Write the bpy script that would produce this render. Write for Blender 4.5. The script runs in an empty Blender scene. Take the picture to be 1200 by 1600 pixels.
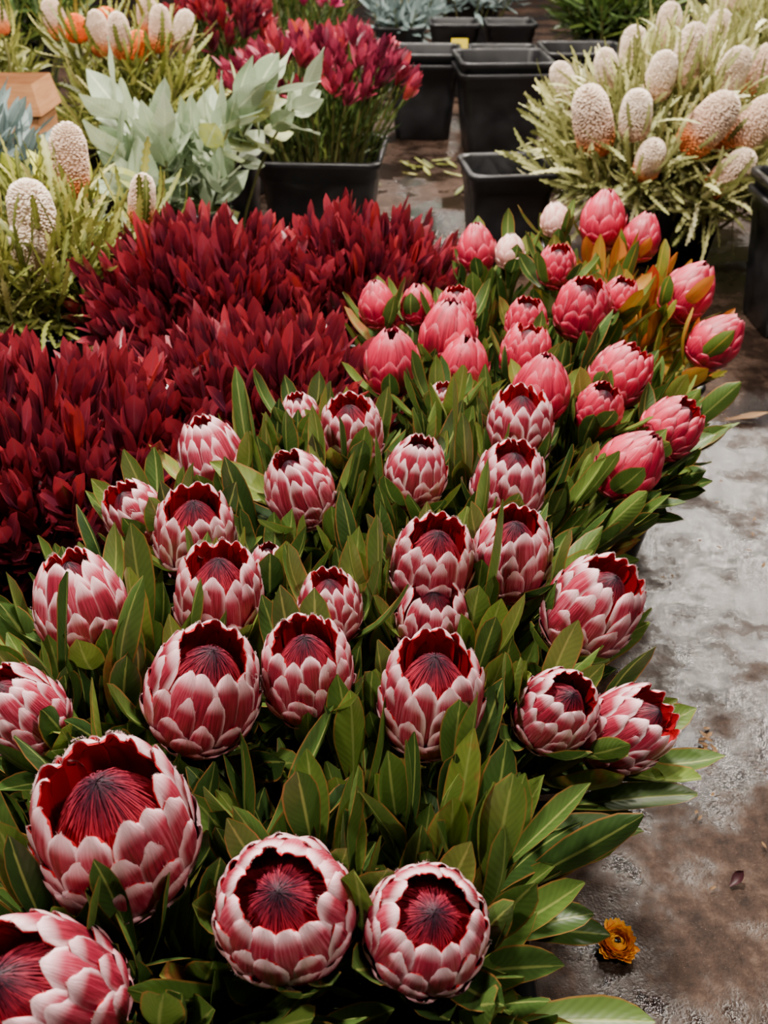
import bpy, math, random, bmesh
import numpy as np
from mathutils import Vector, Quaternion, Matrix
rng=np.random.default_rng(7); random.seed(7)
PI=math.pi
# ---------------- camera
cam=bpy.data.cameras.new('camera'); camo=bpy.data.objects.new('camera',cam)
bpy.context.scene.collection.objects.link(camo)
camo.location=(0,0,1.10); camo.rotation_euler=(math.radians(56),0,0)
cam.sensor_fit='VERTICAL'; cam.sensor_height=32; cam.lens=30
cam.clip_start=0.02; cam.clip_end=100
cam.dof.use_dof=True; cam.dof.focus_distance=0.95; cam.dof.aperture_fstop=8
bpy.context.scene.camera=camo
# ---------------- material helpers
class NT:
    def __init__(s,name):
        s.m=bpy.data.materials.new(name); s.m.use_nodes=True; s.t=s.m.node_tree
        s.b=s.t.nodes['Principled BSDF']; s.out=s.t.nodes['Material Output']
    def n(s,ty): return s.t.nodes.new(ty)
    def l(s,a,b): s.t.links.new(a,b)
    def setin(s,sock,v):
        if isinstance(v,bpy.types.NodeSocket): s.l(v,sock)
        else:
            if isinstance(v,(tuple,list)) and len(v)==3 and sock.type=='RGBA': v=(*v,1)
            sock.default_value=v
    def attr(s,name):
        a=s.n('ShaderNodeAttribute'); a.attribute_name=name; return a.outputs['Fac']
    def math(s,op,a,b=0.0,c=0.0,clamp=False):
        m=s.n('ShaderNodeMath'); m.operation=op; m.use_clamp=clamp
        s.setin(m.inputs[0],a); s.setin(m.inputs[1],b); s.setin(m.inputs[2],c); return m.outputs[0]
    def mr(s,v,a,b,c=0.0,d=1.0):
        m=s.n('ShaderNodeMapRange'); m.interpolation_type='SMOOTHSTEP'
        s.setin(m.inputs[0],v)
        for i,x in enumerate((a,b,c,d)): m.inputs[i+1].default_value=x
        return m.outputs[0]
    def mix(s,f,a,b,mode='MIX'):
        m=s.n('ShaderNodeMix'); m.data_type='RGBA'; m.blend_type=mode
        s.setin(m.inputs[0],f); s.setin(m.inputs[6],a); s.setin(m.inputs[7],b); return m.outputs[2]
    def ramp(s,f,stops):
        r=s.n('ShaderNodeValToRGB'); e=r.color_ramp.elements
        while len(e)<len(stops): e.new(0.5)
        for i,(p,c) in enumerate(stops): e[i].position=p; e[i].color=(*c,1)
        s.l(f,r.inputs[0]); return r.outputs[0]
    def coord(s,scale=(1,1,1),kind='Object'):
        c=s.n('ShaderNodeTexCoord'); m=s.n('ShaderNodeMapping'); m.inputs['Scale'].default_value=scale
        s.l(c.outputs[kind],m.inputs[0]); return m.outputs[0]
    def comb(s,x,y,z):
        c=s.n('ShaderNodeCombineXYZ')
        for i,v in enumerate((x,y,z)): s.setin(c.inputs[i],v)
        return c.outputs[0]
    def noise(s,vec,scale,detail=3,rough=0.5):
        n=s.n('ShaderNodeTexNoise'); n.inputs['Scale'].default_value=scale; n.inputs['Detail'].default_value=detail
        n.inputs['Roughness'].default_value=rough
        if vec is not None: s.l(vec,n.inputs['Vector'])
        return n.outputs[0]
    def bump(s,h,st,dist=0.01):
        b=s.n('ShaderNodeBump'); b.inputs['Strength'].default_value=st; b.inputs['Distance'].default_value=dist
        s.l(h,b.inputs['Height']); s.l(b.outputs[0],s.b.inputs['Normal']); return b.outputs[0]
    def fin(s,col,rough=0.5,spec=0.5,transl=0.0):
        s.setin(s.b.inputs['Base Color'],col); s.setin(s.b.inputs['Roughness'],rough)
        s.setin(s.b.inputs['Specular IOR Level'],spec)
        if transl>0:
            t=s.n('ShaderNodeBsdfTranslucent'); s.setin(t.inputs[0],col)
            mx=s.n('ShaderNodeMixShader'); mx.inputs[0].default_value=transl
            s.l(s.b.outputs[0],mx.inputs[1]); s.l(t.outputs[0],mx.inputs[2]); s.l(mx.outputs[0],s.out.inputs[0])
        return s.m
def leafmat(name,stops,edge=None,rib=None,rough=0.4,transl=0.15,vein=0.12,spec=0.5,tip=None):
    n=NT(name); bu=n.attr('bu'); bv=n.attr('bv'); rn=n.attr('rnd')
    e=n.math('ABSOLUTE',n.math('MULTIPLY_ADD',bu,2.0,-1.0))
    ns=n.noise(n.coord(),60,3)
    f=n.math('MULTIPLY_ADD',n.math('SUBTRACT',ns,0.5),0.25,rn,clamp=True)
    c=n.ramp(f,stops)
    vv=n.math('SINE',n.math('SUBTRACT',n.math('MULTIPLY',bv,90.0),n.math('MULTIPLY',e,16.0)))
    dark=n.math('MULTIPLY_ADD',vv,vein,1.0-vein)
    g=n.comb(dark,dark,dark)
    c=n.mix(1.0,c,g,'MULTIPLY')
    if tip: c=n.mix(n.mr(bv,0.55,1.0,0.0,0.55),c,tip)
    if rib: c=n.mix(n.mr(e,0.03,0.12,0.7,0.0),c,rib)
    if edge: c=n.mix(n.mr(e,0.88,0.97,0.0,0.7),c,edge)
    n.bump(n.math('ADD',n.math('MULTIPLY',vv,0.3 if vein>.02 else 0.0),n.mr(e,0.0,0.15)),0.2,0.0008)
    return n.fin(c,rough,spec,transl)
M={}
M['pleaf']=leafmat('protea_leaf',[(0,(.014,.036,.009)),(.3,(.038,.080,.015)),(.65,(.080,.138,.024)),(.93,(.15,.20,.03)),(1,(.27,.10,.03))],
   edge=(.28,.11,.03),rib=(.24,.28,.07),rough=.42,vein=.06,spec=.38)
M['stem']=leafmat('green_stem',[(0,(.06,.09,.02)),(1,(.16,.14,.04))],rough=.6,transl=0,vein=0)
M['redstem']=leafmat('red_stem',[(0,(.10,.02,.02)),(1,(.16,.05,.03))],rough=.6,transl=0,vein=0)
M['red']=leafmat('safari_red_leaf',[(0,(.038,.005,.014)),(.35,(.085,.008,.020)),(.65,(.15,.010,.022)),(.9,(.27,.012,.021)),(1,(.38,.025,.022))],
   rib=(.18,.026,.042),rough=.28,vein=.02,transl=.18,spec=.85,tip=(.30,.02,.03))
M['euc']=leafmat('silver_leaf',[(0,(.20,.28,.17)),(.5,(.34,.43,.28)),(.82,(.48,.56,.38)),(1,(.52,.54,.10))],rib=(.58,.63,.42),rough=.55,transl=.25,vein=.06)
M['blue']=leafmat('bluegrey_leaf',[(0,(.12,.18,.18)),(1,(.26,.35,.35))],rib=(.4,.46,.4),rough=.6)
M['banleaf']=leafmat('banksia_leaf',[(0,(.05,.065,.008)),(.5,(.15,.17,.025)),(.85,(.32,.31,.07)),(1,(.50,.46,.18))],rib=(.36,.36,.10),rough=.5,vein=.0)
M['banleafpale']=leafmat('banksia_leaf_pale',[(0,(.09,.10,.025)),(.5,(.27,.28,.09)),(.85,(.50,.48,.20)),(1,(.70,.66,.40))],rib=(.55,.54,.24),rough=.5,vein=.0)
M['green']=leafmat('green_leaf',[(0,(.02,.05,.008)),(.6,(.06,.12,.02)),(1,(.18,.22,.03))],rib=(.2,.25,.06),rough=.5)
M['lime']=leafmat('lime_leaf',[(0,(.09,.16,.01)),(1,(.32,.38,.04))],rough=.5)
M['yelleaf']=leafmat('yellow_silver_leaf',[(0,(.28,.36,.06)),(1,(.55,.53,.04))],rough=.5)
M['orangeleaf']=leafmat('orange_protea_leaf',[(0,(.03,.075,.01)),(.28,(.08,.12,.015)),(.52,(.24,.16,.015)),(.8,(.45,.13,.015)),(1,(.42,.03,.02))],edge=(.40,.05,.02),rib=(.34,.22,.03),vein=.03)
M['mix']=leafmat('mixed_red_leaf',[(0,(.06,.005,.018)),(.35,(.16,.010,.032)),(.6,(.28,.025,.06)),(.85,(.42,.03,.05)),(1,(.60,.10,.04))],rough=.4,vein=.0)
M['magenta']=leafmat('magenta_petal',[(0,(.40,.012,.12)),(.6,(.65,.035,.20)),(1,(.78,.2,.3))],rough=.5)
def bractmat(name,deep,mid,pale,wh,wamt,wl,e0=.62,lo=.3,kb=.25):
    n=NT(name); bu=n.attr('bu'); bv=n.attr('bv'); rr=n.attr('rnd')
    row=n.math('FLOOR',rr); rn=n.math('FRACT',rr)
    e=n.math('ABSOLUTE',n.math('MULTIPLY_ADD',bu,2.0,-1.0))
    streak=n.noise(n.comb(n.math('MULTIPLY',bu,9.0),n.math('MULTIPLY',bv,1.6),n.math('MULTIPLY',rn,50.0)),2.2,4,.6)
    f=n.math('ADD',n.math('MULTIPLY',streak,1.1),n.math('ADD',n.math('MULTIPLY',bv,kb),n.math('MULTIPLY_ADD',rn,.32,-.19-kb)),clamp=True)
    c=n.ramp(f,[(0.15,deep),(.5,mid),(.95,pale)])
    fuzz=n.noise(n.comb(n.math('MULTIPLY',bu,40.0),n.math('MULTIPLY',bv,9.0),n.math('MULTIPLY',rn,30.0)),1.5,3)
    m1=n.math('MULTIPLY',n.mr(e,e0,1.0),n.mr(bv,.40,.85))
    m2=n.mr(bv,wl,1.0)
    w=n.math('MULTIPLY',n.math('ADD',m1,m2,clamp=True),n.math('MULTIPLY_ADD',fuzz,1.2,wamt-.35),clamp=True)
    w=n.math('MULTIPLY',w,n.mr(row,0.0,5.0,lo,1.0))
    c=n.mix(w,c,wh)
    n.bump(streak,0.35,0.002)
    return n.fin(c,.40,.45,.06)
M['bract']=bractmat('protea_bract',(.10,.002,.010),(.29,.012,.038),(.54,.13,.19),(.78,.52,.56),.76,.83,.56,.35)
M['bractpink']=bractmat('pink_protea_bract',(.15,.001,.014),(.44,.006,.042),(.60,.032,.085),(.72,.28,.34),.16,.88,kb=.45)
M['bractpale']=bractmat('pale_protea_bract',(.50,.14,.14),(.65,.30,.28),(.74,.50,.42),(.8,.68,.6),.5,.8)
n=NT('protea_bract_inner'); bv=n.attr('bv'); rn=n.math('FRACT',n.attr('rnd'))
M['inner']=n.fin(n.ramp(n.math('MULTIPLY_ADD',rn,.3,n.math('MULTIPLY',bv,.7)),[(0,(.10,.001,.004)),(.5,(.42,.002,.012)),(1,(.70,.012,.028))]),.4,.4,.2)
n=NT('protea_florets'); bv=n.attr('bv'); rn=n.attr('rnd')
M['floret']=n.fin(n.ramp(n.math('MULTIPLY_ADD',rn,.25,n.math('MULTIPLY',bv,.85)),[(0,(.62,.06,.09)),(.38,(.42,.02,.045)),(.68,(.12,.007,.022)),(.86,(.018,.003,.011))]),.6,.3)
n=NT('white_fuzz'); M['fuzz']=n.fin((.82,.64,.66),.8,.2,.3)
def conemat(name,cols,dk=.5):
    n=NT(name); bv=n.attr('bv'); rn=n.attr('rnd')
    M_=n.fin(n.mix(n.math('MULTIPLY',rn,dk),n.ramp(bv,list(zip((0,.26,.44,1),cols))),(.26,.16,.11)),.7,.3); return M_
M['cone']=conemat('banksia_cone',[(.62,.10,.005),(.66,.22,.06),(.64,.42,.31),(.74,.61,.49)],.35)
M['coneL']=conemat('banksia_cone_cream',[(.50,.30,.18),(.62,.42,.29),(.70,.55,.42),(.78,.67,.56)],.35)
n=NT('banksia_orange'); bv=n.attr('bv'); 
M['coneO']=n.fin(n.ramp(bv,[(0,(.70,.09,.005)),(1,(.80,.18,.015))]),.6,.3)
n=NT('black_plastic'); nz=n.noise(n.coord(),12,4); n.bump(nz,.1,.002)
M['black']=n.fin(n.ramp(nz,[(.3,(.004,.004,.005)),(.8,(.010,.010,.012))]),n.mr(nz,.3,.8,.28,.55),.4)
n=NT('cardboard'); M['card']=n.fin(n.ramp(n.noise(n.coord((3,3,30)),4,4),[(.3,(.30,.13,.05)),(.7,(.42,.20,.09))]),.85,.2)
n=NT('painted_metal_white'); M['metal']=n.fin((.5,.5,.5),.5)
n=NT('label_white'); M['white']=n.fin((.75,.75,.75),.6)
n=NT('sticker_yellow'); M['yellow']=n.fin((.8,.62,.02),.6)
n=NT('strawflower_petal'); bv=n.attr('bv'); rn=n.attr('rnd'); M['straw']=n.fin(n.ramp(n.math('MULTIPLY',bv,n.math('MULTIPLY_ADD',rn,.5,.6)),[(0,(.30,.03,.005)),(.45,(.66,.17,.006)),(1,(.85,.50,.02))]),.5,.4,.1)
n=NT('dry_leaf'); M['dry']=n.fin(n.ramp(n.attr('bv'),[(0,(.08,.04,.015)),(1,(.22,.12,.05))]),.7,.3)
n=NT('fallen_petal'); M['petal']=n.fin((.040,.010,.014),.5,.4)
# floor
n=NT('wet_concrete'); co=n.coord()
big=n.noise(co,2.2,3,.55); mid=n.noise(co,8,6,.65); fine=n.noise(co,55,6,.7); grit=n.noise(co,260,2,.6)
wet=n.mr(n.math('MULTIPLY_ADD',mid,.8,n.math('MULTIPLY',big,.75)),.68,.86)
dry=n.ramp(n.math('ADD',n.math('MULTIPLY',mid,.55),n.math('MULTIPLY',fine,.45)),[(.38,(.014,.0075,.005)),(.5,(.042,.024,.0165)),(.62,(.105,.066,.047))])
wc=n.ramp(fine,[(.3,(.004,.0025,.002)),(.7,(.015,.009,.0065))])
col=n.mix(wet,dry,wc)
spk=n.noise(co,420,2,.5)
spots=n.mr(spk,.66,.72); col=n.mix(n.math('MULTIPLY',spots,.3),col,(.24,.19,.155))
rough=n.math('MULTIPLY_ADD',n.math('SUBTRACT',1.0,wet),.50,n.math('MULTIPLY_ADD',fine,.10,.03))
h=n.math('ADD',n.math('MULTIPLY',n.math('MULTIPLY',fine,.7),n.math('MULTIPLY_ADD',wet,-.7,1.0)),n.math('MULTIPLY',grit,.36))
n.bump(h,.6,.0052)
M['floor']=n.fin(col,rough,n.math('MULTIPLY_ADD',wet,.36,.12))
n=NT('dark_wall'); nz=n.noise(n.coord(),2,5); M['wall']=n.fin(n.ramp(nz,[(.3,(.02,.02,.022)),(.7,(.04,.04,.043))]),.8)
# ---------------- mesh accumulators
class Acc:
    def __init__(s): s.v=[];s.f=[];s.bu=[];s.bv=[];s.r=[];s.m=[];s.nv=0
    def grid(s,V,bu,bv,rnd,mat):
        N,L,Wd,_=V.shape
        idx=np.arange(L*Wd).reshape(L,Wd)
        q=np.stack([idx[:-1,:-1],idx[:-1,1:],idx[1:,1:],idx[1:,:-1]],-1).reshape(-1,4)
        f=(q[None]+(np.arange(N)*L*Wd)[:,None,None]+s.nv).reshape(-1,4)
        s.v.append(V.reshape(-1,3)); s.f.append(f); s.nv+=N*L*Wd
        s.bu.append(np.broadcast_to(bu,(N,L,Wd)).reshape(-1)); s.bv.append(np.broadcast_to(bv,(N,L,Wd)).reshape(-1))
        s.r.append(np.broadcast_to(np.asarray(rnd).reshape(N,1,1),(N,L,Wd)).reshape(-1))
        s.m.append(np.full(len(f),mat,dtype=np.int32))
    def mesh(s,name,mats,origin=(0,0,0)):
        v=np.concatenate(s.v)-np.asarray(origin); f=np.concatenate(s.f)
        me=bpy.data.meshes.new(name)
        me.vertices.add(len(v)); me.vertices.foreach_set('co',v.astype(np.float32).ravel())
        me.loops.add(len(f)*4); me.loops.foreach_set('vertex_index',f.astype(np.int32).ravel())
        me.polygons.add(len(f)); me.polygons.foreach_set('loop_start',np.arange(len(f),dtype=np.int32)*4)
        me.polygons.foreach_set('material_index',np.concatenate(s.m))
        me.polygons.foreach_set('use_smooth',np.ones(len(f),dtype=bool))
        for nm,a in (('bu',s.bu),('bv',s.bv),('rnd',s.r)):
            at=me.attributes.new(nm,'FLOAT','POINT'); at.data.foreach_set('value',np.concatenate(a).astype(np.float32))
        for m in mats: me.materials.append(M[m])
        me.update(calc_edges=True); me.validate(); return me
def nrm(a): return a/np.maximum(np.linalg.norm(a,axis=-1,keepdims=True),1e-9)
def tab(xs,ys): return lambda s: np.interp(s,xs,ys)
P_LEAF=tab([0,.12,.3,.5,.68,.83,.93,1],[.28,.42,.72,.95,1,.84,.50,.06])
P_LANCE=tab([0,.15,.4,.6,.8,.93,1],[.35,.6,1,.95,.62,.28,.03])
P_OBL=tab([0,.12,.35,.6,.8,.92,1],[.4,.6,.92,1,.82,.48,.06])
P_BROAD=tab([0,.08,.25,.45,.7,.88,1],[.15,.6,.95,1,.7,.32,.03])
P_LIN=tab([0,.1,.9,1],[.6,1,.9,.2])
def P_SER(s): return (0.5+0.5*np.abs(((s*9)%1)*2-1))*np.interp(s,[0,.1,.85,1],[.5,1,.9,.3])
def blades(acc,P,D,Nn,length,width,bend,cup,prof,L=6,Wd=2,rnd=None,mat=0,wave=0.0,heads=None):
    N=len(P); o=lambda a: np.broadcast_to(np.asarray(a,float),(N,))
    length,width,bend,cup=map(o,(length,width,bend,cup))
    if rnd is None: rnd=rng.random(N)
    if heads:
        def at(s):
            b=np.where(np.abs(bend)<1e-3,1e-3,bend)
            return P+length[:,None]*((np.sin(b*s)/b)[:,None]*D+((1-np.cos(b*s))/b)[:,None]*Nn)
        pts=[at(.4),at(.6),at(.8),at(.97)]
        keep=np.ones(N,bool)
        for (c,a,r,hh) in heads:
            for pt in pts:
                d=pt-c; al=d@a; rad=np.linalg.norm(d-al[:,None]*a,axis=1)
                keep&=~(((al/hh)**2+(rad/r)**2)<1.0)
        P,D,Nn,length,width,bend,cup,rnd=[x[keep] for x in (P,D,Nn,length,width,bend,cup,rnd)]; N=len(P)
        if N==0: return
    D=nrm(D); Nn=nrm(Nn-np.sum(Nn*D,-1,keepdims=True)*D); B=np.cross(D,Nn)
    s=np.linspace(0,1,L+1); th=bend[:,None]*s[None]
    bs=np.where(np.abs(bend)<1e-3,1e-3,bend)[:,None]
    cx=np.sin(bs*s)/bs; cy=(1-np.cos(bs*s))/bs
    C=P[:,None]+length[:,None,None]*(cx[...,None]*D[:,None]+cy[...,None]*Nn[:,None])
    NL=-np.sin(th)[...,None]*D[:,None]+np.cos(th)[...,None]*Nn[:,None]
    x=np.linspace(-1,1,Wd+1); pr=prof(s)
    w=.5*width[:,None,None]*pr[None,:,None]
    off=x[None,None,:]*w
    lift=cup[:,None,None]*(x**2)[None,None,:]*w
    if wave:
        ph=rng.random(N)*6.3
        lift=lift+wave*width[:,None,None]*np.sin(s[None,:,None]*9+ph[:,None,None]+x[None,None,:]*1.5)*np.abs(x)[None,None,:]
    V=C[:,:,None]+off[...,None]*B[:,None,None]+lift[...,None]*NL[:,:,None]
    acc.grid(V,(x*.5+.5)[None,None],s[None,:,None],rnd,mat)
def tubes(acc,P0,P1,P2,r,sides=5,seg=5,mat=0,rnd=None):
    N=len(P0); t=np.linspace(0,1,seg+1)[None,:,None]
    C=(1-t)**2*P0[:,None]+2*t*(1-t)*P1[:,None]+t**2*P2[:,None]
    T=nrm(np.gradient(C,axis=1)); ref=np.array([.3,.9,.1]); A=nrm(np.cross(T,ref)); Bb=np.cross(T,A)
    a=np.linspace(0,2*PI,sides+1)
    r=np.broadcast_to(np.asarray(r,float),(N,))[:,None,None,None]
    V=C[:,:,None]+r*(np.cos(a)[None,None,:,None]*A[:,:,None]+np.sin(a)[None,None,:,None]*Bb[:,:,None])
    acc.grid(V,(a/(2*PI))[None,None]*0+.5,t[...,0][:,:,None],rng.random(N) if rnd is None else rnd,mat)
def whorls(acc,T,A,nleaf,a0,a1,d0,d1,length,width,bend,cup,prof,L=6,Wd=2,mat=0,rspread=1.0,shoot_r=None,wave=0.0,heads=None,lr=.0,twist=.0,r0=0.003,bj=.15):
    N=len(T)
    if N==0: return
    A=nrm(A); ref=np.tile(np.array([1.,.2,0]),(N,1)); E1=nrm(np.cross(A,ref)); E2=np.cross(A,E1)
    k=np.arange(nleaf); ph=(k*2.39996)[None]+rng.random((N,1))*6.28+rng.normal(0,.25,(N,nleaf))
    t=(k+.5)/nleaf; t=t[None]+rng.normal(0,.04,(N,nleaf)); t=np.clip(t,0,1)
    al=np.radians(a0+(a1-a0)*t)+rng.normal(0,.12,(N,nleaf))
    dep=d0+(d1-d0)*t
    R=np.cos(ph)[...,None]*E1[:,None]+np.sin(ph)[...,None]*E2[:,None]
    D=np.cos(al)[...,None]*A[:,None]+np.sin(al)[...,None]*R
    Nn=-np.cos(al)[...,None]*R+np.sin(al)[...,None]*A[:,None]
    Nn=Nn+rng.normal(0,twist+.08,Nn.shape)
    P=T[:,None]-dep[...,None]*A[:,None]+R*r0
    ln=length*(1+rng.normal(0,.15,(N,nleaf)))*(1-lr*t); wd=width*(1+rng.normal(0,.15,(N,nleaf)))*(1-lr*.5*t)
    bd=bend+rng.normal(0,bj,(N,nleaf))
    sr=rng.random((N,1)) if shoot_r is None else shoot_r[:,None]
    rn=np.clip(sr*(1-rspread)+rng.random((N,nleaf))*rspread,0,1)
    f=lambda x:x.reshape(-1,*x.shape[2:])
    blades(acc,f(P),f(D),f(Nn),f(ln),f(wd),f(bd),cup,prof,L,Wd,f(rn),mat,wave,heads)
def empty(name,x,y,z=0):
    e=bpy.data.objects.new(name,None); e.location=(x,y,z); e.empty_display_size=.1
    bpy.context.scene.collection.objects.link(e); return e
def child(name,me,par,loc=(0,0,0)):
    o=bpy.data.objects.new(name,me); bpy.context.scene.collection.objects.link(o); o.parent=par; o.location=loc; return o
# ---------------- bucket
_bk={}
def bucket_mesh(wt,wb,h):
    key=(wt,wb,h)
    if key in _bk: return _bk[key]
    def ring(hw,z,rc):
        pts=[]
        for cx,cy,a0 in ((1,1,0),(-1,1,90),(-1,-1,180),(1,-1,270)):
            for j in range(6):
                a=math.radians(a0+j*18)
                pts.append(((hw-rc)*cx+rc*math.cos(a),(hw-rc)*cy+rc*math.sin(a),z))
        pts.append(pts[0]); return pts
    lv=[(.0,.001),(wb*.46,.0),(wb*.5,.006)]
    def at(z): return (wb+(wt-wb)*z/h)*.5
    lv+=[(at(h*.5),h*.5),(at(h*.82),h*.82),(at(h*.82)+.005,h*.825),(at(h*.93)+.005,h*.93),(at(h*.95)+.014,h*.945),(at(h)+.015,h-.004),(at(h)+.012,h),(at(h)-.001,h),(at(h)-.004,h-.008),(at(h*.5)-.005,h*.5),(wb*.47,.012),(0,.010)]
    G=np.array([ring(max(a,.002),z,max(min(.04,a*.5),.0005)) for a,z in lv])[None]
    A=Acc(); A.grid(G[:,::-1],np.zeros((1,1,1)),np.zeros((1,1,1)),[.5],0)
    me=A.mesh('bucket_shell',['black']); _bk[key]=me; return me
def bucket(par,wt=.27,wb=.21,h=.32,rot=None,loc=(0,0,0)):
    o=child('bucket',bucket_mesh(wt,wb,h),par,loc); o.rotation_euler[2]=random.uniform(-.12,.12) if rot is None else rot
    return o
# ---------------- protea heads
def protea_mesh(name,ro,zt,closed,bm,seed,full=.5):
    r_=np.random.default_rng(seed); A=Acc()
    tt=np.linspace(-.1,1.1,241)
    sh=.5*.55+ro*.5
    rr=np.interp(tt,[-.1,0,.1,.26,.45,.64,.84,1,1.1],[.06,.13,.27,.42,.5,.49,max(sh,.30),ro,ro-.06*(1 if ro>.1 else .3)])
    k=zt/1.1
    zz=np.interp(tt,[-.1,0,.1,.26,.45,.64,.84,1,1.1],[-.04,0,.05*k,.19*k,.40*k,.64*k,.64*k+(zt-.64*k)*.58,zt,zt+.06])
    K=np.ones(25)/25; pad=lambda a:np.convolve(np.pad(a,12,'edge'),K,'valid'); rr=pad(rr); zz=pad(zz)
    dr=np.gradient(rr,tt); dz=np.gradient(zz,tt); ln=np.hypot(dr,dz)
    fr=lambda t:np.interp(t,tt,rr); fz=lambda t:np.interp(t,tt,zz)
    fnr=lambda t:np.interp(t,tt,dz/ln); fnz=lambda t:np.interp(t,tt,-dr/ln)
    bp=tab([0,.2,.5,.72,.86,.94,1],[.6,.75,.95,1,.90,.70,.34])
    rows=[(8,-.05,.18),(9,-.02,.34),(10,.0,.52),(11,.03,.70),(12,.08,.88),(12,.16,1.03)]
    if closed: rows=[(7,-.05,.24),(8,-.02,.46),(9,.0,.70),(9,.05,.90),(9,.1,1.04)]
    L,Wd=12,6; s=np.linspace(0,1,L+1); x=np.linspace(-1,1,Wd+1)
    nr=len(rows)
    for i,(nn,t0,t1) in enumerate(rows):
        for k in range(nn):
            ph=2*PI*(k+.5*(i%2))/nn+r_.normal(0,.08)
            te=t1+r_.normal(0,.035); t=(t0+(te-t0)*s)[:,None]+0*x
            t=t-(.05*(x**2)*s[:,None]**3)
            w=.5*2*PI*.5/nn*1.22*(1+r_.normal(0,.08))
            R=fr(t); tw=r_.normal(0,.014)
            off=.012*(nr-i)+ .045*(1-x**2)[None]*s[:,None]**.7 + (.005+.03*r_.random())*(s[:,None]**5)+tw*x[None]*s[:,None]
            off=off-.018*s[:,None]**14
            phi=ph+x[None]*w*bp(s)[:,None]/np.maximum(R,.22)
            Rr=R+off*fnr(t); Z=fz(t)+off*fnz(t)
            V=np.stack([Rr*np.cos(phi),Rr*np.sin(phi),Z],-1)
            rd=i+.98*r_.random()
            A.grid(V[None],(x*.5+.5)[None,None],s[None,:,None],[rd],0)
            if i>=3 and not closed:
                o2=off-.012; Rr=R+o2*fnr(t); Z=fz(t)+o2*fnz(t)
                A.grid(np.stack([Rr*np.cos(phi),Rr*np.sin(phi),Z-.004],-1)[None][:,:,::-1],(x*.5+.5)[None,None],s[None,:,None],[rd],1)
            nh=(14+8*i) if bm=='bract' else 5
            xi=r_.uniform(-1,1,nh); si=1-.26*np.abs(xi)**1.5*r_.random(nh)
            ti=t0+(te-t0)*si-.05*xi**2*si**3; Ri=fr(ti)
            oi=.012*(nr-i)+.045*(1-xi**2)*si+.02*si**5-.018*si**14+tw*xi*si
            pi_=ph+xi*w*bp(si)/np.maximum(Ri,.22); Rr=Ri+oi*fnr(ti); Z=fz(ti)+oi*fnz(ti)
            P=np.stack([Rr*np.cos(pi_),Rr*np.sin(pi_),Z],-1)
            tg=np.stack([-fnz(ti)*np.cos(pi_),-fnz(ti)*np.sin(pi_),fnr(ti)],-1); nn_=np.stack([fnr(ti)*np.cos(pi_),fnr(ti)*np.sin(pi_),fnz(ti)],-1)
            D=tg+nn_*r_.normal(.05,.2,(nh,1))+r_.normal(0,.3,(nh,3))
            blades(A,P-D*.006,D,nn_,r_.uniform(.012,.028,nh),.0038,0.3,0,P_LIN,1,1,r_.random(nh),3)
    if not closed:
        rb,zb,zc=min(.43,ro+.15),full*.58,full
        q=np.linspace(0,1,9); a=np.linspace(0,2*PI,25)
        Rg=rb*(1-q)[:,None]+0*a; Zg=(zc-.02)-(zc-zb)*((1-q)**1.7)[:,None]+0*a
        A.grid(np.stack([Rg*np.cos(a),Rg*np.sin(a),Zg],-1)[None],np.zeros((1,1,1)),(.35+.65*q)[None,:,None],[.5],2)
        N=1200; st=r_.beta(2,1.3,N)*rb*1.02; ph=r_.random(N)*6.283; ex=st*r_.uniform(.0,.45,N)
        sL=np.linspace(0,1,6)[None]
        R=st[:,None]*(1-sL)+ex[:,None]*sL; Z=zc-(zc-zb)*(R/rb)**1.7+.03*np.sin(sL*PI*.8)+r_.uniform(0,.09,(N,1))*sL
        phi=ph[:,None]+r_.normal(0,.15,(N,1))*sL
        wv=.006; V=[]
        for sx in (-1,1):
            pp=phi+sx*wv*(1-.5*sL)/np.maximum(R,.03); V.append(np.stack([R*np.cos(pp),R*np.sin(pp),Z],-1))
        V=np.stack(V,2); bvv=1-R/rb*.98
        A.grid(V,np.zeros((1,1,1)),bvv[:,:,None],r_.random(N),2)
    return A.mesh(name,[bm,'inner','floret','fuzz'])
HM={
 'O':[protea_mesh('protea_head_open',.36,1.26,False,'bract',s,1.18) for s in (1,2)],
 'R':[protea_mesh('protea_head_round',.29,1.04,False,'bract',s,.94) for s in (3,4)],
 'H':[protea_mesh('protea_head_half',.30,1.24,False,'bract',s,1.12) for s in (5,6,7)],
 'N':[protea_mesh('protea_head_narrow',.22,1.26,False,'bract',s,1.14) for s in (8,9)],
 'C':[protea_mesh('protea_head_pink_closed',.12,1.30,True,'bractpink',s) for s in (10,11,12)],
 'P':[protea_mesh('protea_head_pink_open',.28,1.10,False,'bractpink',s,.98) for s in (13,14)],
 'W':[protea_mesh('protea_head_pale',.1,1.2,True,'bractpale',s) for s in (15,)],
}
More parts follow.
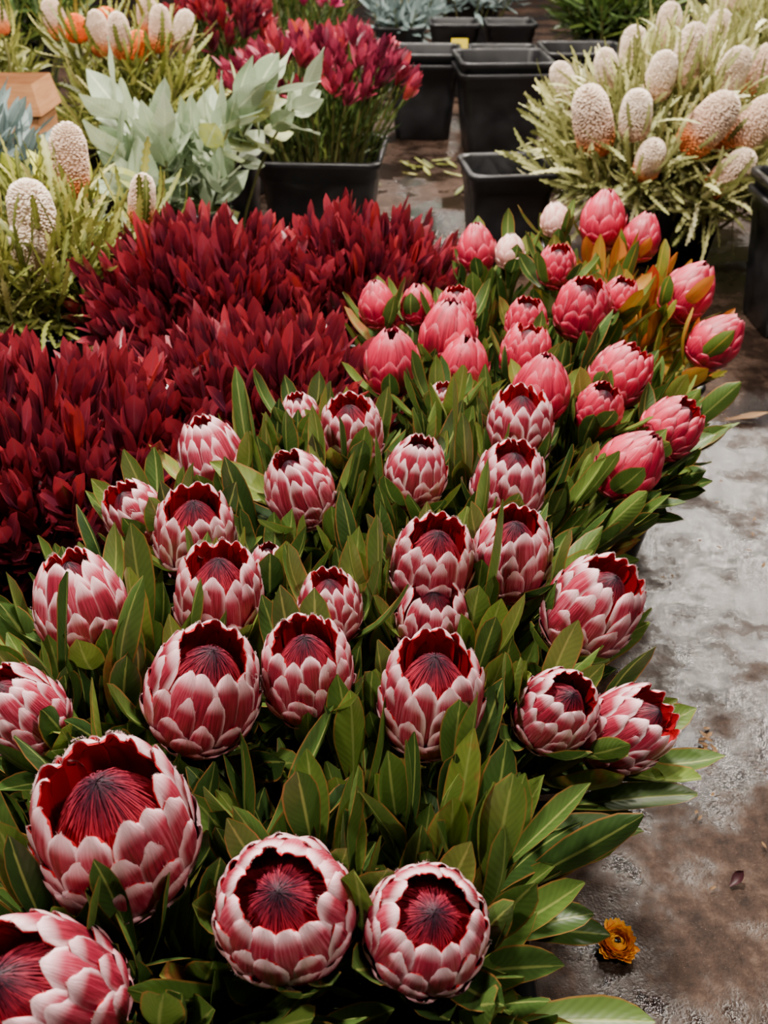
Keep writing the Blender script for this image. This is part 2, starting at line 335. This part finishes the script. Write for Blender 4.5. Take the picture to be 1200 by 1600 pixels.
# x mm, y mm, diameter mm, z, kind, tilt x, tilt y
H=[(-210,485,121,.47,'O',-.02,-.16),(-73,420,103,.47,'R',-.02,-.38),(32,411,90,.46,'R',.10,-.34),(-231,357,100,.46,'O',-.3,-.3),
(-335,633,77,.45,'H',-.35,-.15),(-169,651,106,.46,'H',.28,-.12),(-73,673,87,.46,'O',0,-.14),(44,640,96,.46,'O',.03,-.10),
(161,643,75,.44,'H',.28,-.38),(227,638,76,.42,'O',.75,-.25),(223,795,98,.44,'H',.35,-.2),(-317,776,94,.46,'N',-.1,.08),
(-173,786,92,.46,'O',.08,-.08),(-57,783,68,.45,'H',0,.0),(53,799,80,.42,'H',0,-.15),(53,842,90,.46,'O',.1,-.2),(142,862,91,.46,'H',.03,-.15),
(-220,913,93,.45,'O',.1,-.2),(-301,967,75,.44,'H',-.35,-.15),(-223,1075,86,.46,'N',-.25,.1),(-104,998,84,.46,'N',-.28,-.15),
(-43,1117,82,.47,'O',-.05,-.15),(-116,1180,59,.46,'N',-.1,0),(41,1039,78,.46,'N',.12,-.1),(155,1009,89,.46,'H',.1,-.1),(185,1149,89,.46,'O',.0,-.05),
(85,1228,48,.46,'H',0,-.1),(12,1319,83,.48,'C',0,0),(101,1406,90,.485,'C',.1,.1),(122,1337,76,.465,'C',.1,0),(221,1375,80,.475,'P',.1,.1),
(229,1258,84,.465,'C',.05,0),(332,1518,94,.49,'P',.05,-.18),(359,1315,90,.465,'P',.5,.1),(310,1227,68,.455,'P',.15,-.25),(410,1197,82,.44,'P',.6,-.1),
(330,1104,84,.43,'C',.55,-.1),(313,1689,70,.50,'P',0,-.1),(445,1947,92,.50,'C',.05,.1),(350,1960,60,.50,'W',-.1,.1),(179,1819,74,.485,'C',-.1,.1),
(242,1808,58,.485,'W',0,.1),(547,1654,90,.46,'C',.5,0),(560,1507,82,.43,'C',.8,0),(507,1869,74,.49,'C',.2,.1),(-11,1532,64,.485,'C',-.1,.1),
(121,1524,68,.485,'P',.0,.0),(56,1532,56,.485,'C',0,.1),(231,1462,68,.49,'P',0,-.1),(405,1572,64,.485,'P',.2,-.1),(-135,894,45,.42,'N',0,.1)]
BK=[(-.22,.45),(.0,.52),(-.26,.76),(.04,.80),(-.12,1.06),(.14,1.12),(.08,1.42),(.33,1.38),(.24,1.74),(.47,1.74)]
grp={i:[] for i in range(len(BK))}
for h in H:
    x,y=h[0]/1000,h[1]/1000
    i=min(range(len(BK)),key=lambda j:(BK[j][0]-x)**2+(BK[j][1]-y)**2)
    grp[i].append((x,y,h[3],h[2]/1000,h[4],h[5],h[6]))
allheads=[]
for i in grp:
    for (x,y,z,D,ty,ax,ay) in grp[i]:
        a=nrm(np.array([ax,ay,1.])); allheads.append((np.array([x,y,z]),a,D*.50,D*.66))
def dome(cx,cy,R,n,zt,drop,tilt,sq=2.6,jit=.015,ry=None,mind=.0):
    ry=ry or R; P=[]
    k=0
    while len(P)<n and k<n*40:
        k+=1; x,y=rng.uniform(-1,1,2); r=(abs(x)**sq+abs(y)**sq)**(1/sq)
        if r>1: continue
        if mind and any((x*R-p[0])**2+(y*ry-p[1])**2<mind*mind for p in P): continue
        P.append((x*R,y*ry,r))
    P=np.array(P); r=P[:,2]
    T=np.stack([cx+P[:,0],cy+P[:,1],zt-drop*r**2.2+rng.normal(0,jit,len(P))],-1)
    A=np.stack([P[:,0]/R*tilt*r,P[:,1]/ry*tilt*r,np.ones(len(P))],-1)+rng.normal(0,.08,(len(P),3))
    return T,nrm(A)
def stems(acc,T,A,cx,cy,mat,r=.003,spread=.35,zb=.05):
    P0=T.copy(); P0[:,0]=cx+(T[:,0]-cx)*spread; P0[:,1]=cy+(T[:,1]-cy)*spread; P0[:,2]=zb
    m=np.minimum(.12,(T[:,2]-zb)*.5)
    P1=T-A*m[:,None]*1.6
    tubes(acc,P0,P1,T,r,5,6,mat)
for i,(bx,by) in enumerate(BK):
    e=empty('protea_flower_bucket',bx,by); bucket(e,.24,.18,.28)
    hs=grp[i]; far=i>=6
    A=Acc(); lm='orangeleaf' if i==9 else 'pleaf'
    T=[];AX=[]
    for (x,y,z,D,ty,ax,ay) in hs:
        a=nrm(np.array([ax,ay,1.]))
        me=random.choice(HM[ty])
        base=np.array([x,y,z])-a*D*.56
        o=child('protea_head',me,e,tuple(base-np.array([bx,by,0]))); o.scale=(D*.90,)*3
        q=Vector((0,0,1)).rotation_difference(Vector(a)) @ Quaternion((0,0,1),random.uniform(0,6.28))
        o.rotation_mode='QUATERNION'; o.rotation_quaternion=q
        T.append(base+a*.01); AX.append(a)
    fl=.86 if far else 1.0
    if T:
        T=np.array(T);AX=np.array(AX)
        stems(A,T,AX,bx,by,1,.006)
        whorls(A,T,AX,7 if far else 9,50,64,.0,.03,.106*fl,.030,.85,.4,P_LEAF,8,4,0,.8,wave=.04,heads=allheads,r0=.008)
        whorls(A,T,AX,12,28,54,.03,.16,.126*fl,.032,.5,.4,P_LEAF,8,4,0,.8,wave=.04,heads=allheads,r0=.006)
    R=.16
    T,AX=dome(bx,by,R,26 if i==9 else 20 if far else 22,.42 if i==9 else .395 if far else .42,.08,.7,mind=.036)
    an=np.arange(12)/12*2*PI+rng.random(12)*.3
    T2=np.stack([bx+.15*np.cos(an),by+.15*np.sin(an),.32+rng.normal(0,.02,12)],-1); A2=nrm(np.stack([np.cos(an)*1.1,np.sin(an)*1.1,np.ones(12)],-1))
    T=np.concatenate([T,T2]); AX=np.concatenate([AX,A2])
    kp=[all(np.hypot(*(t[:2]-h[0][:2]))>h[2]*.8 or t[2]<.37 for h in allheads) and not (t[0]<-.20 and t[1]>1.0) and not (t[0]<-.02 and t[1]>1.4) and not (t[0]>.11 and t[1]<.54) and not t[0]>.59 for t in T]; T=T[kp];AX=AX[kp]
    stems(A,T,AX,bx,by,1,.004)
    whorls(A,T,AX,13,10,52,.0,.18,.124*fl,.031,.35,.4,P_LEAF,8,4,0,.75,wave=.04,heads=allheads)
    if i==1:
        CL=[((.09,.43,.29),(1,-.12,.35),.135,.036),((.08,.38,.28),(1,-.45,.4),.12,.034),((.17,.62,.33),(1,.05,.2),.14,.032),((.10,.56,.31),(1,.12,.3),.125,.032),((.08,.50,.30),(1,.05,.4),.11,.034),((.12,.60,.32),(1,-.1,.25),.13,.030),((.06,.46,.31),(.8,-.3,.8),.11,.033),((.12,.66,.30),(1,.2,.15),.13,.032),((.09,.53,.27),(1,-.15,.25),.12,.033)]
        P=np.array([c[0] for c in CL]); D=nrm(np.array([c[1] for c in CL],float)); Nn=np.tile([0.,-.1,1.],(len(CL),1))
        blades(A,P,D,Nn,np.array([c[2] for c in CL]),np.array([c[3] for c in CL]),-.25,.35,P_LEAF,10,4,rng.uniform(.3,.75,len(CL)),0,.05)
    child('leaves_and_stems',A.mesh('protea_leaves',[lm,'stem'],(bx,by,0)),e)
# ---------------- red leucadendron
for (bx,by,R,zt,n) in [(-.50,1.22,.25,.51,80),(-.20,1.38,.19,.51,62),(-.36,1.86,.25,.51,90),(-.04,1.93,.2,.51,70),(-.80,1.42,.2,.48,45)]:
    e=empty('leucadendron_flower_bucket',bx,by); bucket(e,.27,.21,.30)
    A=Acc(); T,AX=dome(bx,by,R,n,zt-.05,.11,.85,mind=.030)
    stems(A,T,AX,bx,by,1,.003)
    sr=rng.random(len(T))
    whorls(A,T,AX,9,8,28,.0,.04,.075,.024,.25,.35,P_OBL,6,2,0,.8,sr)
    whorls(A,T-AX*.03,AX,16,22,65,.0,.16,.075,.023,.4,.35,P_OBL,6,2,0,.8,sr*.8)
    child('leaves_and_stems',A.mesh('leucadendron_leaves',['red','redstem'],(bx,by,0)),e)
# ---------------- banksias
def cone_mesh(name,mt,seed,H=1.5):
    r_=np.random.default_rng(seed); A=Acc()
    q=np.linspace(0,1,20); a=np.linspace(0,2*PI,25)
    rad=lambda q:.5*np.interp(q,[0,.06,.2,.5,.8,.93,1],[.45,.75,.96,1,.86,.6,.1])
    Rg=rad(q)[:,None]*.93+0*a; Zg=H*q[:,None]+0*a
    A.grid(np.stack([Rg*np.cos(a),Rg*np.sin(a),Zg],-1)[None],np.zeros((1,1,1)),q[None,:,None],[1.0],0)
    rowsn=40; nn=28; I,J=np.meshgrid(np.arange(rowsn),np.arange(nn),indexing='ij'); qq=((I+.5)/rowsn).ravel(); ph=((J+.5*(I%2))/nn*2*PI).ravel()
    ph=ph+r_.normal(0,.05,len(ph)); qq=np.clip(qq+r_.normal(0,.004,len(qq)),0.005,.995); R=rad(qq)*.9
    P=np.stack([R*np.cos(ph),R*np.sin(ph),qq*H],-1); ra=np.stack([np.cos(ph),np.sin(ph),np.full(len(ph),.2)+np.maximum(0,qq-.85)*8],-1)
    ra=ra+r_.normal(0,.12,ra.shape)
    N=len(P)
    up=nrm(np.cross(ra,np.stack([-np.sin(ph),np.cos(ph),0*ph],-1)))
    ra=nrm(ra); sd=np.cross(ra,up)
    prof=[(0,.038),(.05,.040),(.085,.028),(.10,.004)]; an=np.linspace(0,2*PI,6)
    V=np.zeros((N,4,6,3))
    for li,(h,w) in enumerate(prof):
        for ai,aa in enumerate(an):
            V[:,li,ai]=P+ra*h*(1+0*qq[:,None])+(sd*math.cos(aa)*.95+up*math.sin(aa)*.6)*w
    rd=r_.random(N)*.6
    A.grid(V,np.zeros((1,1,1)),qq[:,None,None],rd,0)
    return A.mesh(name,[mt])
CM={'cone':[cone_mesh('banksia_cone_a','cone',1,2.0),cone_mesh('banksia_cone_b','cone',2,1.75)],'coneL':[cone_mesh('banksia_cone_c','coneL',3,1.6),cone_mesh('banksia_cone_d','coneL',4,1.9)],'coneO':[cone_mesh('banksia_cone_e','coneO',5,1.2)]}
def banksia(name,bx,by,R,zt,nleafshoots,cones,leaf='banleaf',bw=.27,bh=.32,ln=.15,wd=.011,tilt=1.2,drop=.18,nl=20):
    e=empty(name,bx,by); bucket(e,bw,bw*.78,bh)
    A=Acc(); T,AX=dome(bx,by,R,nleafshoots,zt-.06,drop,tilt,sq=2.1,mind=.03)
    cs=[]
    for (x,y,z,D,kd,ax,ay) in cones:
        a=nrm(np.array([ax,ay,1.])); cs.append((np.array([x,y,z])+a*D*.1,a,D*.5,D*.8))
    for (x,y,z,D,kd,ax,ay) in cones:
        a=nrm(np.array([ax,ay,1.])); me=random.choice(CM[kd]); base=np.array([x,y,z])-a*D*.8
        o=child('banksia_cone',me,e,tuple(base-np.array([bx,by,0]))); o.scale=(D*.9,)*3
        o.rotation_mode='QUATERNION'; o.rotation_quaternion=Vector((0,0,1)).rotation_difference(Vector(a)) @ Quaternion((0,0,1),random.uniform(0,6.28))
        stems(A,base[None],a[None],bx,by,1,.006)
        whorls(A,base[None],a[None],20,40,75,-.04,.08,ln,wd,.6,.3,P_SER,18,2,0,.9,heads=cs,bj=.5,r0=.025)
    stems(A,T,AX,bx,by,1,.004)
    whorls(A,T,AX,nl,10,95,.0,.16,ln,wd,.2,.3,P_SER,18,2,0,.9,heads=cs,twist=.5,bj=.75)
    child('leaves_and_stems',A.mesh('banksia_leaves',[leaf,'stem'],(bx,by,0)),e); return e
c=[(-.68,1.86,.54,.095,'coneL',0,-.1),(-.65,2.04,.58,.085,'cone',.1,.1),(-.50,2.0,.52,.058,'cone',.2,0),(-.69,1.85,.46,.083,'coneL',0,-.3)]
banksia('banksia_flower_bucket',-.74,1.92,.22,.60,42,c,'banleaf',ln=.12,wd=.016,tilt=.5,drop=.14)
c=[(.61,2.95,.47,.12,'cone',-.35,-.4),(.71,2.87,.52,.095,'coneL',-.1,-.3),(.78,3.28,.60,.095,'coneL',-.1,0),(.89,3.06,.63,.10,'coneL',.1,.1),(.92,2.87,.49,.12,'cone',.6,-.3),(1.05,2.92,.46,.12,'cone',.8,-.35),
 (.95,3.56,.64,.09,'coneL',0,.2),(1.02,3.08,.57,.10,'coneL',.4,0),(1.14,3.2,.55,.105,'cone',.5,0),(.80,3.0,.60,.09,'coneL',.1,-.1),(.58,3.3,.51,.085,'coneL',-.5,0),(1.00,2.86,.35,.095,'cone',.5,-.7),(.76,2.84,.40,.085,'cone',0,-.7),(1.08,3.45,.63,.09,'coneL',.2,.2),(.68,3.16,.57,.08,'coneL',-.3,0)]
banksia('banksia_flower_bucket',.92,3.22,.43,.645,125,c,'banleafpale',bw=.38,bh=.32,ln=.15,wd=.019,tilt=1.5,drop=.30,nl=20)
c=[(1.66,4.30,.66,.12,'cone',.1,0),(1.76,4.42,.66,.12,'coneO',.1,0),(1.42,4.45,.64,.10,'coneL',.1,0)]
banksia('banksia_flower_bucket',1.62,4.5,.38,.70,60,c,'banleafpale',bw=.38,bh=.32,ln=.16,wd=.02,tilt=1.3,drop=.25)
c=[(-1.13,3.68,.66,.08,'cone',-.2,0),(-.99,3.43,.68,.075,'coneO',0,0),(-.92,3.43,.64,.075,'cone',0,-.2),(-.84,3.38,.64,.075,'cone',0,-.2),(-.81,3.5,.62,.085,'coneO',.1,-.2),(-.74,3.52,.64,.078,'cone',.1,0),(-.69,3.65,.62,.078,'coneL',.3,0),(-.93,3.59,.68,.08,'coneO',0,0),(-.79,3.59,.68,.075,'cone',0,0)]
banksia('banksia_flower_bucket',-.86,3.55,.30,.61,50,c,'banleaf',bw=.36,ln=.13,wd=.018,tilt=1.1,drop=.2)
c=[(-1.36,3.75,.66,.08,'cone',-.2,0),(-1.46,3.85,.68,.08,'coneO',0,0)]
banksia('banksia_flower_bucket',-1.66,4.0,.30,.64,45,c,'banleaf',bw=.36,ln=.13,wd=.018,tilt=1.2,drop=.2)
# ---------------- foliage
def foliage(name,bx,by,R,zt,n,mat,ln,wd,nl,a0,a1,dep,prof=P_BROAD,tilt=.9,drop=.15,bw=.27,bh=.32,L=6,Wd=4,bend=.2,extra=None,cup=.25,stem='stem',wave=.04,rs=.8):
    e=empty(name,bx,by); bucket(e,bw,bw*.78,bh)
    A=Acc(); T,AX=dome(bx,by,R,n,zt,drop,tilt,mind=.03)
    if extra is not None:
        T=np.concatenate([T,[q[0] for q in extra]]); AX=np.concatenate([AX,nrm(np.array([q[1] for q in extra],float))])
    stems(A,T,AX,bx,by,1,.004)
    whorls(A,T,AX,nl,a0,a1,0,dep,ln,wd,bend,cup,prof,L,Wd,0,rs,wave=wave)
    child('leaves_and_stems',A.mesh(name+'_leaves',[mat,stem],(bx,by,0)),e); return e
ex=[((-.22,2.79,.57),(1.3,.1,1)),((-.30,2.74,.62),(1.0,.2,1)),((-.36,2.68,.60),(.9,0,1)),((-.42,2.76,.52),(.9,-.2,1)),((-.71,2.70,.58),(-.5,-.2,1)),((-.52,2.74,.50),(.6,-.5,1)),((-.63,2.73,.46),(.2,-.6,1))]
foliage('silver_foliage_bucket',-.58,2.72,.20,.54,13,'euc',.13,.075,13,25,75,.26,extra=ex,tilt=.8,cup=.15)
foliage('bluegrey_foliage_bucket',-1.12,2.62,.2,.60,24,'blue',.11,.03,14,20,60,.22,prof=P_LANCE)
foliage('lime_foliage_bucket',-.80,2.34,.11,.52,10,'yelleaf',.09,.05,9,20,60,.2,prof=P_BROAD,bw=.22)
def bouquet(name,bx,by,R,zt,n,mat,hl=.07,hw=.02,bw=.38,spread=.3,green='green',nl=12,drop=.12,tilt=.8):
    e=empty(name,bx,by); bucket(e,bw,bw*.8,.33)
    A=Acc(); T,AX=dome(bx,by,R,n,zt-.06,drop,tilt,mind=.03); sr=rng.random(len(T))
    stems(A,T,AX,bx,by,1,.0035,spread=spread)
    whorls(A,T,AX,nl,8,45,0,.035,hl,hw,.3,.3,P_OBL,5,2,0,.35,sr)
    whorls(A,T-AX*.05,AX,16,20,40,.0,.22,.07,.009,.2,.2,P_LANCE,4,1,2,.8)
    child('leaves_and_stems',A.mesh(name+'_mesh',[mat,'stem',green],(bx,by,0)),e)
bouquet('mixed_flower_bucket',-.20,3.28,.29,.71,95,'mix',hl=.062,hw=.022)
bouquet('mixed_flower_bucket',-.62,4.05,.20,.74,55,'red',hl=.08,hw=.024)
bouquet('pink_flower_bucket',-.40,4.9,.34,.80,70,'magenta',hl=.06,hw=.03)
foliage('fern_foliage_bucket',1.25,5.9,.36,.66,55,'green',.18,.02,18,20,80,.3,prof=P_LIN,bw=.34,Wd=2,tilt=1.0)
foliage('grey_foliage_bucket',.10,6.3,.22,.56,25,'blue',.12,.03,14,20,80,.24,prof=P_LANCE,bw=.28,Wd=2)
foliage('lime_foliage_bucket',-.75,6.0,.4,.72,45,'lime',.16,.03,14,20,70,.3,prof=P_LANCE,bw=.38,Wd=2)
foliage('green_foliage_bucket',-1.9,5.4,.4,.7,45,'green',.16,.03,14,20,70,.3,prof=P_LANCE,bw=.38,Wd=2)
foliage('green_foliage_bucket',2.5,6.0,.4,.8,45,'green',.16,.03,14,20,70,.3,prof=P_LANCE,bw=.38,Wd=2)
foliage('grey_foliage_bucket',.6,7.6,.45,.62,50,'blue',.16,.03,14,20,80,.3,prof=P_LANCE,bw=.38,Wd=2)
foliage('green_foliage_bucket',-.9,8.4,.45,.8,50,'green',.18,.03,14,20,80,.3,prof=P_LANCE,bw=.38,Wd=2)
foliage('red_foliage_bucket',-.60,.86,.10,.38,12,'orangeleaf',.08,.02,12,15,60,.12,prof=P_LANCE,Wd=2,bw=.2,bh=.28)
# ---------------- empty buckets
def ebucket(x,y,wt=.28,wb=.22,h=.33,rot=0.0,stack=0,label=False):
    e=empty('black_flower_bucket',x,y); bucket(e,wt,wb,h,rot)
    for k in range(stack): bucket(e,wt,wb,h,rot,(0,0,.045*(k+1)))
    if label:
        A=Acc()
        def quad(x0,x1,z0,z1,m):
            yy=lambda z:-(wb+(wt-wb)*z/h)*.5-.012
            V=np.array([[[ (x0,yy(z0)-.002,z0),(x1,yy(z0)-.002,z0)],[(x0,yy(z1)-.002,z1),(x1,yy(z1)-.002,z1)]]]); A.grid(V,np.zeros((1,1,1)),np.zeros((1,1,1)),[0],m)
        quad(-.06,.0,.14,.24,0); quad(-.02,.07,.26,.31,1)
        child('label',A.mesh('label',['white','yellow']),e)
ebucket(.39,3.12,.26,.21,.32,.1)
ebucket(.52,4.62,.38,.30,.36,.05,1); ebucket(.19,4.95,.32,.26,.34,-.05,1); ebucket(.94,5.0,.36,.3,.34,0,1); ebucket(.60,5.25,.32,.26,.34,0,0)
ebucket(-.56,3.62,.22,.18,.36,0)
ebucket(1.18,2.60,.3,.24,.36,.0,1)
ebucket(.39,5.95,.26,.20,.38,0,0,True); ebucket(.70,5.95,.26,.20,.38,0,0)
e=empty('cardboard_box',-1.12,3.02)
bm=bmesh.new(); bmesh.ops.create_cube(bm,size=1)
for v in bm.verts: v.co.x*=.24; v.co.y*=.18; v.co.z=(v.co.z+.5)*.58
top=[f for f in bm.faces if f.normal.z>.9]; bmesh.ops.delete(bm,geom=top,context='FACES')
be=[x for x in bm.edges if x.is_boundary]; r=bmesh.ops.extrude_edge_only(bm,edges=be)
for v in [g for g in r['geom'] if isinstance(g,bmesh.types.BMVert)]: v.co.x*=1.12; v.co.y*=1.12; v.co.z-=.08
me=bpy.data.meshes.new('box'); bm.to_mesh(me); me.materials.append(M['card']); o=child('box_body',me,e)
sm=o.modifiers.new('s','SOLIDIFY'); sm.thickness=.005
# ---------------- floor debris
def single(name,x,y,P,D,Nn,ln,wd,bend,cup,prof,mat,L=10,Wd=6,wave=.05,z=.004):
    A=Acc(); blades(A,np.array(P,float),np.array(D,float),np.array(Nn,float),ln,wd,bend,cup,prof,L,Wd,None,0,wave)
    me=A.mesh(name,[mat]); o=bpy.data.objects.new(name,me); bpy.context.scene.collection.objects.link(o); o.location=(x,y,z); return o
A=Acc(); N=150; ph=rng.random(N)*6.28; lay=rng.random(N); el=lay*1.35
R=np.stack([np.cos(ph),np.sin(ph),0*ph],-1); D=R*np.cos(el)[:,None]+np.array([0,0,1])*np.sin(el)[:,None]
Nn=-R*np.sin(el)[:,None]+np.array([0,0,1])*np.cos(el)[:,None]
blades(A,R*.008+np.array([0,0,.003]),D,Nn,.025-.008*lay,.010,1.0,.4,P_LEAF,5,2,None,0)
o=bpy.data.objects.new('strawflower',A.mesh('strawflower',['straw'])); bpy.context.scene.collection.objects.link(o); o.location=(.283,.678,.003); o.rotation_euler=(.1,.1,0); o.scale=(1.05,1.05,.75)
single('dry_leaf',.858,2.006,[(-.05,0,0.006)],[(1,.1,0)],[(0,0,1)],.11,.022,.3,.4,P_LANCE,'dry')
single('fallen_petal',.46,.759,[(-.012,0,0)],[(1,.7,0)],[(0,0,1)],.028,.014,1.2,.7,P_LEAF,'petal')
def scat(n,s,ln,wd,mat,x,y,tz=.05):
    d=rng.normal(0,1,(n,3))*[1,1,tz]; single('plant_debris',x,y,rng.normal(0,s,(n,3))*[1,1.4,0]+[0,0,.003],d,np.tile([0.,0,1],(n,1)),ln,wd,.4,.4,P_LANCE,mat)
scat(9,.008,.016,.006,'dry',.489,1.008,.2); scat(14,.09,.09,.02,'banleaf',.16,4.25); scat(12,.10,.012,.005,'dry',.70,1.6); scat(8,.05,.010,.004,'dry',.46,.85)
# ---------------- room
def slab(name,x0,x1,y0,y1,z0,z1,mat):
    bm=bmesh.new(); bmesh.ops.create_cube(bm,size=1)
    for v in bm.verts: v.co=Vector(((x0+x1)/2+v.co.x*(x1-x0),(y0+y1)/2+v.co.y*(y1-y0),(z0+z1)/2+v.co.z*(z1-z0)))
    me=bpy.data.meshes.new(name); bm.to_mesh(me); me.materials.append(M[mat]); o=bpy.data.objects.new(name,me); bpy.context.scene.collection.objects.link(o); return o
slab('floor',-6,6,-3,12,-.1,0,'floor')
slab('wall_back',-6,6,12,12.15,0,4,'wall'); slab('wall_left',-6.15,-6,-3,12,0,4,'wall'); slab('wall_right',6,6.15,-3,12,0,4,'wall'); slab('wall_front',-6,6,-3.15,-3,0,4,'wall')
slab('ceiling',-6,6,-3,12,4,4.1,'wall')
for (lx,ly,en) in [(-1.5,.1,110),(1.5,-.3,80),(-1.8,3.2,170),(.4,3.0,120),(-.2,1.6,240),(2.5,5.4,300),(1.8,4.2,110),(-1.8,6.6,180),(0,5.4,150),(1.0,9.0,160)]:
    e=empty('ceiling_light',lx,ly,3.0)
    q=[(.05,.26),(.07,.25),(.09,.17),(.16,.10),(.21,.0),(.215,.0),(.165,.105),(.095,.18),(.05,.262)]
    an=np.linspace(0,2*PI,33); G=np.array([[(r_*math.cos(a),r_*math.sin(a),z_+.01) for a in an] for r_,z_ in q])[None]
    B=Acc(); B.grid(G,np.zeros((1,1,1)),np.zeros((1,1,1)),[.5],0)
    tubes(B,np.array([[0,0,.24]]),np.array([[0,0,.6]]),np.array([[0,0,1.0]]),.01,8,4)
    child('reflector',B.mesh('reflector',['metal']),e)
    L=bpy.data.lights.new('lamp','AREA'); L.shape='DISK'; L.size=.26; L.energy=en; L.color=(1,.90,.79)
    lo=bpy.data.objects.new('lamp',L); bpy.context.scene.collection.objects.link(lo); lo.parent=e; lo.location=(0,0,.0)
w=bpy.data.worlds.new('world'); bpy.context.scene.world=w; w.use_nodes=True
w.node_tree.nodes['Background'].inputs[0].default_value=(.5,.55,.6,1); w.node_tree.nodes['Background'].inputs[1].default_value=.05
